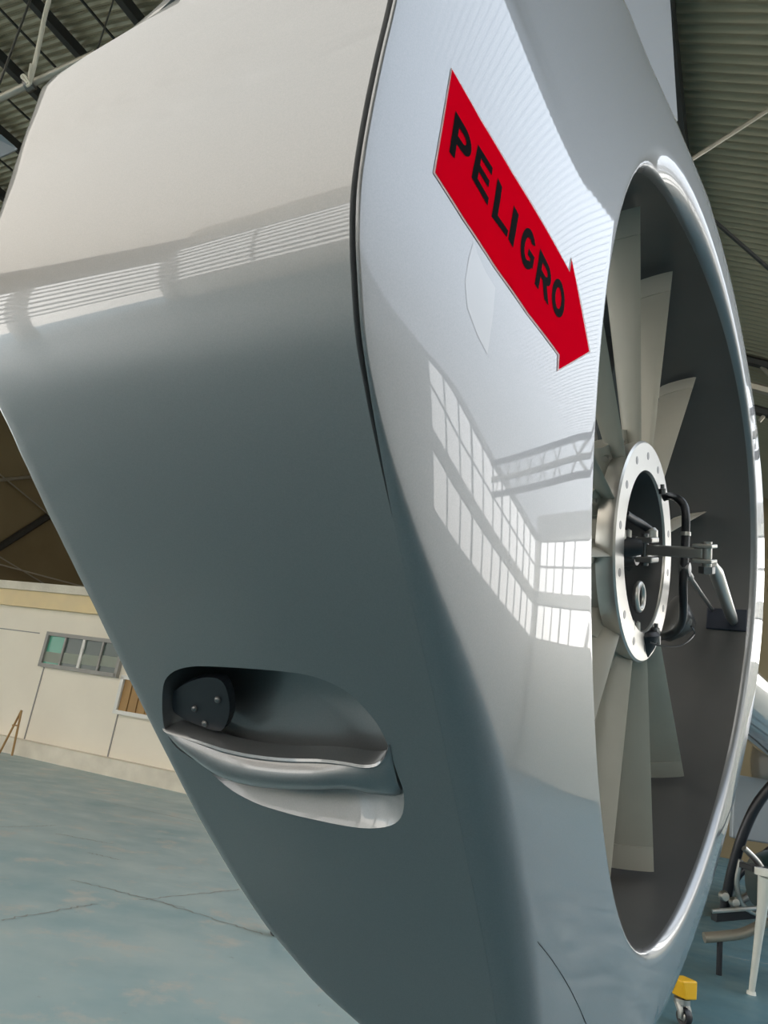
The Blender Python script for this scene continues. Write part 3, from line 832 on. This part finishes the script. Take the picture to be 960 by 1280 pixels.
mk('handle_end_gap', V, Fc, M['black2'], T)

# ---- danger sticker
def sheet(name, poly_px, off, m, parent, grid=.012, label=None):
    """flat vinyl cut to an outline and laid on the curved side face"""
    P = [on_side(x, y)[1:] for x, y in poly_px]
    dense = []
    for k in range(len(P)):
        a, b = Vector(P[k]), Vector(P[(k + 1) % len(P)]); m_ = max(1, int((b - a).length / grid))
        dense += [a.lerp(b, j / m_) for j in range(m_)]
    return lay(name, [dense], off, m, parent, grid)
def lay(name, loops, off, m, parent, grid=.012):
    pts_ = []; ed_ = []
    for lp_ in loops:
        s = len(pts_); pts_ += [Vector(q) for q in lp_]; ed_ += [(s + k, s + (k + 1) % len(lp_)) for k in range(len(lp_))]
    L0 = loops[0]; x0 = min(q[0] for q in L0); x1 = max(q[0] for q in L0); y0 = min(q[1] for q in L0); y1 = max(q[1] for q in L0)
    L0t = [tuple(q) for q in L0]
    x = x0
    while x < x1:
        y = y0
        while y < y1:
            if inside((x, y), L0t): pts_.append(Vector((x, y)))
            y += grid
        x += grid
    vo_, eo_, fo_, *_ = delaunay_2d_cdt(pts_, ed_, [], 1, 1e-8)
    V = [fw_(p.x, p.y, side_n(p.x, p.y) + off) for p in vo_]; Fc = []
    for q in fo_:
        c = sum((vo_[i] for i in q), Vector((0, 0))) / len(q); c = (c.x, c.y)
        if not inside(c, L0t) or any(inside(c, [tuple(z) for z in l]) for l in loops[1:]): continue
        Fc.append(tuple(q))
    return mk(name, V, Fc, m, parent)
A_ = [(564.2, 87.6), (600, 151), (640, 218), (680, 284), (711.6, 340.7), (713.8, 324.7), (723, 372), (735.6, 439.4), (697.8, 461.5), (698.8, 443.3), (660, 392), (620, 335), (580, 274), (543, 215.8)]
cxa = sum(p[0] for p in A_) / len(A_); cya = sum(p[1] for p in A_) / len(A_)
def grow(P, d):
    out = []
    n = len(P)
    for k in range(n):
        a, b, c = Vector(P[k - 1]), Vector(P[k]), Vector(P[(k + 1) % n])
        e1 = (b - a).normalized(); e2 = (c - b).normalized(); n1_ = Vector((e1.y, -e1.x)); n2_ = Vector((e2.y, -e2.x))
        m_ = (n1_ + n2_); m_ = m_.normalized() if m_.length > .2 else n1_
        out.append(tuple(b + m_ * d / max(.55, m_.dot(n1_))))
    return out
st_ = sheet('danger_sticker', grow(A_, 1.9), .0004, M['pink'], T)
tag(st_, 'red danger arrow with pale border and black lettering')
sheet('red_face', A_, .0007, M['red'], st_)
# letters PELIGRO in a unit cell: x 0..1, y 0..1
def arcp(cx, cy, rx, ry, a0, a1, n): return [(cx + rx * math.cos(R_(a0 + (a1 - a0) * k / n)), cy + ry * math.sin(R_(a0 + (a1 - a0) * k / n))) for k in range(n + 1)]
G = {}
G['P'] = [[(0, 0), (.27, 0), (.27, .36), (.5, .36)] + arcp(.58, .68, .40, .32, -80, 80, 12) + [(.5, 1), (0, 1)], [(.27, .57), (.27, .79), (.52, .79)] + arcp(.54, .68, .16, .11, 70, -70, 6) + [(.52, .57)]]
G['E'] = [[(0, 0), (.95, 0), (.95, .2), (.27, .2), (.27, .41), (.85, .41), (.85, .60), (.27, .60), (.27, .80), (.92, .80), (.92, 1), (0, 1)]]
G['L'] = [[(0, 0), (.92, 0), (.92, .21), (.29, .21), (.29, 1), (0, 1)]]
G['I'] = [[(.0, 0), (1, 0), (1, 1), (.0, 1)]]
G['G'] = [arcp(.5, .5, .5, .5, 38, 322, 30) + [(.97, .20), (.97, .53), (.53, .53), (.53, .36), (.73, .36), (.73, .27)] + arcp(.5, .5, .25, .29, 306, 50, 22)]
G['R'] = [[(0, 0), (.26, 0), (.26, .38), (.42, .38), (.68, 0), (1, 0), (.72, .42)] + arcp(.58, .70, .36, .30, -60, 80, 12) + [(.5, 1), (0, 1)], [(.26, .58), (.26, .80), (.5, .80)] + arcp(.52, .69, .16, .11, 70, -70, 6) + [(.5, .58)]]
G['O'] = [arcp(.5, .5, .5, .5, 0, 350, 36), arcp(.5, .5, .24, .29, 0, 350, 24)]
# each letter's cell corners in the photograph: top-left, bottom-left, bottom-right, top-right
cells = {0: ('P', (568, 139), (560, 190), (584, 222), (590, 176)), 1: ('E', (596, 181), (588, 222), (609, 259), (616, 213)),
         2: ('L', (621, 223), (613, 271), (634, 299), (639, 262)), 3: ('I', (641, 257), (634, 299), (640, 310), (647, 269)),
         4: ('G', (655, 275), (646, 322), (663, 346), (671, 303)), 5: ('R', (674, 311), (667, 355), (684, 382), (690, 343)),
         6: ('O', (692, 340), (686, 384), (702, 405), (706, 362))}
for k, (ch, tl, bl, br, tr) in cells.items():
    C4 = [Vector(on_side(*q)[1:]) for q in (tl, bl, br, tr)]
    loops = []
    for lp_ in G[ch]:
        dense = []
        for j in range(len(lp_)):
            a, b = Vector(lp_[j]), Vector(lp_[(j + 1) % len(lp_)]); m_ = max(1, int((b - a).length / .15))
            dense += [a.lerp(b, i / m_) for i in range(m_)]
        loops.append([(C4[1] * (1 - x) + C4[2] * x) * (1 - y) + (C4[0] * (1 - x) + C4[3] * x) * y for x, y in dense])
    mk_ = lay('letter', loops, .0010, M['ink'], st_, grid=.008)
    tag(mk_, 'black letter ' + ch)
# small faint pale diamond-shaped mark on the side face
M['faint'] = mat('faint_pale_mark', (.30, .30, .30), .40, .75, 1.0, coat_r=.05)
gd = [(592, 301), (597, 318), (607, 340), (619, 360), (616, 395), (609, 443), (597, 420), (584, 385), (581, 352), (586, 322)]
fd = sheet('pale_diamond', gd, .00015, M['faint'], T); tag(fd, 'faint pale diamond-shaped mark')

sm_ = catmull([Vector((*q, 0)) for q in ((672, 1177), (690, 1200), (708, 1228), (722, 1255), (735, 1285))], 5)
mk('thin_dark_line', *tubeg([on_side(q.x, q.y, .0001)[0] for q in sm_], [.0002] + [.0006] * (len(sm_) - 1), 5), M['black2'], T)  # thin dark curved line on the lower side face
# ---- hub and rotor
HN = -.095; HR = .18
hc_ = fw_(TC, VC, HN)
ring = mk('hub_flange', *lathe(hc_, NA, [(HR, -.012), (HR, -.003), (HR - .003, 0), (HR * .735, 0), (HR * .72, -.004), (HR * .72, -.02), (HR * .76, -.03), (HR * .97, -.03)], 96, e1=TA, closed=True), M['alu'], T)
for k in range(14):
    a = 2 * math.pi * (k + .35) / 14
    p = fw_(TC + HR * .87 * math.cos(a), VC + HR * .87 * math.sin(a), HN)
    mk('bolt_hole', *lathe(p, NA, [(0, .0004), (.0062, .0004), (.0075, -.0008)], 14), M['dsteel'], ring)
drum = mk('hub_drum', *lathe(hc_, NA, [(HR * .80, -.013), (HR * .80, -.16), (HR * .7, -.19), (0, -.19)], 72, e1=TA), M['blade'], T)
mk('hub_bowl', *lathe(hc_, NA, [(HR * .716, -.004), (HR * .70, -.05), (HR * .62, -.10), (HR * .3, -.115), (0, -.118)], 64, e1=TA), M['cavity'], T)
for k in range(10):
    a = 2 * math.pi * k / 10
    p = fw_(TC + HR * .60 * math.cos(a), VC + HR * .60 * math.sin(a), HN - .1)
    mk('hub_bolt', *lathe(p, NA, [(.008, -.004), (.008, .004), (.005, .006), (0, .006)], 6), M['steel'], T, smooth=False)
blade_angles = [91, 66.5, 38, 6, -56, -83, -112, -140, 178, 150, 122]
RT = RD - .012
def fan_pt(r, a, x, n):
    """r along the blade, x sideways in the disc plane (towards +angle), n axial"""
    return fw_(TC + r * math.cos(a) - x * math.sin(a), VC + r * math.sin(a) + x * math.cos(a), n)
rotor = []
for ba in blade_angles:
    a = R_(ba); V = []; Fc = []
    st_r = [.165, .20, .25, .32, .40, .48, .515, .5155, RT]
    for s_i, r in enumerate(st_r):
        fr_ = (r - .165) / (RT - .165); ch = .034 + .044 * fr_; th = .0055 - .002 * fr_
        if r >= .5155: th += .0012; ch += .002
        pit = R_(66 + 8 * fr_)                      # chord mostly along the axis
        cx_, cn_ = math.cos(pit), -math.sin(pit)
        for q in range(12):
            ph = 2 * math.pi * q / 12; xx = .5 - .5 * math.cos(ph); yy = .5 * math.sin(ph) * (1 - .25 * math.cos(ph))
            c = xx * ch; y = yy * th * 2
            V.append(fan_pt(r, a, .006 - cx_ * c * .8 - y * cn_, HN - .006 + cn_ * c + y * cx_ * .5))
    m_ = len(st_r)
    split = 7
    def shell(r0, r1):
        f_ = [tuple((r0 * 12 + k) for k in range(12)), tuple((r1 * 12 + k) for k in range(12))[::-1]]
        for i in range(r0, r1):
            for k in range(12): f_.append((i * 12 + k, i * 12 + (k + 1) % 12, (i + 1) * 12 + (k + 1) % 12, (i + 1) * 12 + k))
        return f_
    b = mk('rotor_blade', V, shell(0, 6), M['blade'], T)
    for pset in (b,):
        pass
    mk('blade_tip', V, shell(7, 8), M['bladetip'], b)
    mk('root_cuff', *tubeg([fan_pt(.150, a, 0, HN - .045), fan_pt(.20, a, 0, HN - .045)], [.020, .015], 14), M['blade'], b)
    for s in (-1, 1):
        c = fan_pt(.182, a, .012, HN - .045 + .010 * s)
        mk('root_bolt', *lathe(c, (fan_pt(.182, a, 1, 0) - fan_pt(.182, a, 0, 0)).normalized(), [(.005, -.004), (.005, .005), (0, .006)], 8), M['steel'], b)
# stator vanes behind the rotor carrying the gearbox
for k in range(10):
    a = 2 * math.pi * (k + .4) / 10; V = []
    for r in (.09, RD + .002):
        for q in range(10):
            ph = 2 * math.pi * q / 10
            V.append(fan_pt(r, a, .008 * math.sin(ph) + .012 * math.cos(ph), -.275 - .035 * math.cos(ph)))
    Fc = [tuple(range(10)), tuple(range(10, 20))[::-1]] + [(i, (i + 1) % 10, (i + 1) % 10 + 10, i + 10) for i in range(10)]
    mk('stator_vane', V, Fc, M['duct'], T)
mk('gearbox', *lathe(fw_(TC, VC, -.24), -NA, [(.0, -.04), (.12, -.04), (.14, -.02), (.14, .08), (.10, .13), (0, .14)], 48), M['duct'], T)

# ---- pitch control linkage: everything placed at real positions in front of the hub
def hp(px, py, n): t, v = unp(px, py, n); return fw_(t, v, n)
lk = HN + .012
mk('spider_bar', *join([boxg((hp(778, 688, HN - .02) + hp(826, 692, HN - .02)) / 2, (hp(826, 692, HN - .02) - hp(778, 688, HN - .02)).normalized(), VA, NA, .095, .013, .008)]), M['dsteel'], T, smooth=False, bevel=.003)
mk('centre_boss', *lathe(fw_(TC, VC, HN - .10), NA, [(.05, 0), (.045, .03), (.03, .05), (.024, .085), (0, .09)], 32), M['dsteel'], T)
mk('gear_cover', *lathe(hp(801, 727, HN - .06), NA, [(.085, -.05), (.085, -.01), (.07, .004), (.03, .008), (0, .008)], 36), M['blade'], T)
mk('centre_dome', *lathe(hp(795, 712, HN - .06), NA, [(.050, -.04), (.05, 0), (.04, .015), (.02, .022), (0, .024)], 32), M['duct'], T)
# ring eye
def torusg(c, ax, R1_, r, seg=32, e1=None):
    return lathe(c, ax, [(R1_ + r * math.cos(2 * math.pi * k / 10), r * math.sin(2 * math.pi * k / 10)) for k in range(10)], seg, e1=e1, closed=True)
mk('ring_eye', *torusg(hp(799, 746, HN - .01), NA, .021, .0055), M['alu'], T)
# arm out to the rod end
n2 = HN + .10
pA = hp(806, 687, HN + .0); pB = hp(884, 692, n2)
# arm leaves the hub along the axis: take the hub end at the flange, far end nearer the camera
arm_d = (pB - pA).normalized()
sidev = arm_d.cross(VA).normalized(); upv = sidev.cross(arm_d).normalized()
LN = (pB - pA).length
arm = mk('control_arm', *boxg(pA + arm_d * LN * .5, arm_d, upv, sidev, LN * .46, .0085, .006), M['steel'], T, smooth=False, bevel=.003)
for s in (-1, 1):
    mk('fork_plate', *boxg(pA + arm_d * LN * .04 + upv * (.016 * s), arm_d, upv, sidev, LN * .14, .0045, .012), M['steel'], arm, smooth=False, bevel=.002)
    mk('fork_plate', *boxg(pB - arm_d * LN * .04 + upv * (.0115 * s), arm_d, upv, sidev, LN * .15, .003, .010), M['steel'], arm, smooth=False, bevel=.0015)
mk('pivot_pin', *tubeg([pA + upv * .026, pA - upv * .026], .006, 12), M['dsteel'], arm)
mk('pivot_pin', *tubeg([pB + upv * .018, pB - upv * .022], .007, 12), M['steel'], arm)
mk('pin_nut', *lathe(pB - upv * .02, -upv, [(.0, 0), (.012, 0), (.012, .010), (0, .012)], 6), M['dsteel'], arm, smooth=False)
# silver strut down to the rubber pad on the duct wall
def wallpt(px, py, inset=0.0):
    """where a ray meets the far inside of the duct"""
    d = ray(px, py); k = .3; last = None
    while k < 4:
        q = CP + d * k - OO; t, v, n = q.dot(TA), q.dot(VA), q.dot(NA)
        if n < -.0 and math.hypot(t - TC, v - VC) >= RD - inset and t > TC: return CP + d * k, t, v, n
        k += .001
    return None
padc, pt_, pv_, pn2 = wallpt(909, 774)
pa_ = math.atan2(pv_ - VC, pt_ - TC)
V = []; Fc = []
cs = [wallpt(*q) for q in ((884, 760), (935, 763), (933, 790), (883, 785))]
na_ = 6
for lay_i, rr in enumerate((RD - .001, RD - .007)):
    for j in range(na_ + 1):
        for k in (0, 1):
            c = [(math.atan2(x[2] - VC, x[1] - TC), x[3]) for x in cs]
            e_t = (c[0][0] + c[3][0]) / 2, (c[1][0] + c[2][0]) / 2
            a0 = max(x[0] for x in c); a1 = min(x[0] for x in c)
            nn0 = (c[0][1] + c[3][1]) / 2; nn1 = (c[1][1] + c[2][1]) / 2
            a = a0 + (a1 - a0) * j / na_; nn_ = nn0 + (nn1 - nn0) * k
            V.append(fw_(TC + rr * math.cos(a), VC + rr * math.sin(a), nn_))
m2 = 2 * (na_ + 1)
for j in range(na_):
    q = 2 * j; Fc += [(q, q + 1, q + 3, q + 2), (m2 + q, m2 + q + 2, m2 + q + 3, m2 + q + 1), (q, q + 2, m2 + q + 2, m2 + q), (q + 1, m2 + q + 1, m2 + q + 3, q + 3)]
Fc += [(0, m2, m2 + 1, 1), (m2 - 2, m2 - 1, 2 * m2 - 1, 2 * m2 - 2)]
mk('rubber_pad', V, Fc, M['navy'], T, smooth=False, bevel=.002)
p_end = wallpt(916, 776, .007)[0]
pS = hp(891, 704, n2)
mk('strut', *tubeg([pS, pS.lerp(p_end, .06), pS.lerp(p_end, .12), pS.lerp(p_end, .9), p_end], [.006, .008, .0115, .0115, .010], 18), M['steel'], T)
p_e2 = wallpt(890, 762, .007)[0]; pT = hp(856, 712, HN + .05)
mk('thin_rod', *tubeg([pT, pT.lerp(p_e2, .15), pT.lerp(p_e2, .17), p_e2], [.0065, .0065, .004, .0045], 12), M['steel'], T)
mk('rod_end', *lathe(pT, NA, [(.0, -.008), (.012, -.008), (.013, 0), (.012, .008), (0, .009)], 18), M['dsteel'], T)
# black hose loop
HS = catmull([hp(*q) for q in ((829, 622, HN + .002), (838, 620, HN + .015), (848, 624, HN + .035), (855, 632, HN + .045), (857, 645, HN + .05), (857, 665, HN + .05), (856, 690, HN + .05), (855, 712, HN + .05), (854, 730, HN + .05), (854, 755, HN + .048), (853, 775, HN + .04), (846, 788, HN + .025), (836, 794, HN + .01), (826, 796, HN - .01))], 5)
mk('hose', *tubeg(HS, .0068, 12), M['black'], T)
mk('hose_band', *tubeg(HS[25:27], .0085, 12), M['steel'], T)
LS = catmull([hp(*q) for q in ((812, 803, HN + .01), (825, 807, HN + .02), (845, 808, HN + .035), (858, 803, HN + .045), (868, 792, HN + .05), (864, 783, HN + .05))], 5)
mk('lock_wire', *tubeg(LS, .0014, 6), M['black2'], T)
for q, s_ in (((828, 612, HN + .006), .006), ((818, 796, HN + .006), .010), ((820, 786, HN + .004), .006)):
    c = hp(*q); mk('fitting', *lathe(c, VA, [(0, -s_ * 1.3), (s_, -s_ * 1.3), (s_, s_ * .2), (s_ * .6, s_ * .4), (s_ * .6, s_ * 1.5), (0, s_ * 1.5)], 10), M['dsteel'], T)
# cables and cup inside the hub
mk('cable', *tubeg(catmull([hp(*q) for q in ((781, 642, HN - .02), (790, 648, HN - .02), (802, 655, HN - .015), (814, 664, HN - .005))], 5), .007, 10), M['black'], T)
mk('cable', *tubeg(catmull([hp(*q) for q in ((797, 580, HN - .05), (802, 605, HN - .05), (806, 630, HN - .05), (808, 655, HN - .04))], 5), .004, 8), M['dsteel'], T)
mk('cable_clamp', *lathe(hp(814, 666, HN - .004), VA, [(0, -.008), (.011, -.008), (.011, .004), (.006, .009), (0, .009)], 12), M['alu'], T)
mk('knuckle', *lathe(hp(784, 684, HN + .0), RC, [(0, -.018), (.012, -.018), (.016, 0), (.012, .02), (0, .022)], 16), M['black'], T)
for q in ((779, 668), (786, 668), (790, 781), (797, 783)):
    mk('stud', *lathe(hp(*q, HN - .004), VA, [(0, -.008), (.0045, -.008), (.0045, .006), (0, .009)], 8), M['alu'], T)
c0_ = hp(801, 800, HN - .012)
mk('oil_cup', *lathe(c0_, VA, [(0, -.03), (.012, -.028), (.022, -.012), (.03, .010), (.026, .016), (0, .016)], 20), M['black'], T)
# cone fairing on the far side, seen under the hose
mk('cone_fairing', *lathe(hp(838, 772, HN - .055), (NA * .75 - VA * .3 + TA * .4), [(.0, -.01), (.034, -.008), (.050, .0), (.050, .012), (.030, .035), (.012, .05), (0, .052)], 28), M['duct'], T)

# ---- vertical fin behind the shroud and the tail boom running forward to the cabin
Hh = TA - Z * TA.dot(Z); Hh.normalize()
finp = []
def slab(name, poly, nc, th, m, parent):
    V = []; k = len(poly)
    for s, sc1 in ((-1, .93), (-.6, 1), (.6, 1), (1, .93)):
        cx1 = sum(p[0] for p in poly) / k; cy1 = sum(p[1] for p in poly) / k
        V += [fw_(cx1 + (p[0] - cx1) * sc1, cy1 + (p[1] - cy1) * sc1, nc + th * s) for p in poly]
    Fc = [tuple(range(k)), tuple(range(3 * k, 4 * k))[::-1]]
    for l in range(3):
        for j in range(k): Fc.append((l * k + j, l * k + (j + 1) % k, (l + 1) * k + (j + 1) % k, (l + 1) * k + j))
    return mk(name, V, Fc, m, parent)
ft = [unp(x, y, -.06) for x, y in ((846, 165), (843, 120), (838, 40), (834, -40))]
slab('fin', [(.86, .58), (1.15, .62), ft[0], ft[1], ft[2], (ft[2][0] + (ft[2][0] - ft[1][0]) * 1.2, ft[2][1] + (ft[2][1] - ft[1][1]) * 1.2), (ft[2][0] - .02, ft[2][1] + .30), (ft[2][0] - .28, ft[2][1] + .30), (.80, .85), (.80, .68)], -.13, .075, M['paint'], T)
b0 = fw_(TC, VC, -.25)
bo = [b0 + Hh * k for k in (.66, .8, 2.6, 5, 7.7)]
V, f = tubeg(bo, [.10, .10, .13, .20, .32], 36)
mk('tail_boom', V, f, M['paint'], T)
cb_ = b0 + Hh * 9.0
V = []; Fc = []; pr_ = [(-1.5, .30), (-1.3, .52), (-.9, .72), (-.3, .82), (.4, .84), (1.1, .76), (1.6, .58), (1.95, .32), (2.1, .08)]
V, Fc = tubeg([cb_ + Hh * a for a, r in pr_], [r for a, r in pr_], 36)
V = [Vector((p.x, p.y, cb_.z + (p.z - cb_.z) * 1.0 + .0)) for p in V]
mk('cabin', V, Fc, M['paint'], T)
sdv = Hh.cross(Z)
for s in (-1, 1):
    q = cb_ + sdv * (.95 * s); q.z = .04
    sk = mk('skid', *tubeg(catmull([q - Hh * 1.3, q - Hh * .5, q + Hh * .8, q + Hh * 1.5, q + Hh * 1.75 + Z * .15], 4), .04, 12), M['black2'], T)
    for k in (-.7, .8):
        mk('cross_tube', *tubeg(catmull([q + Hh * k, q + Hh * k - sdv * (.12 * s) + Z * .35, cb_ + Hh * k - Z * .60 + sdv * (.30 * s)], 5), .03, 10), M['black2'], sk)
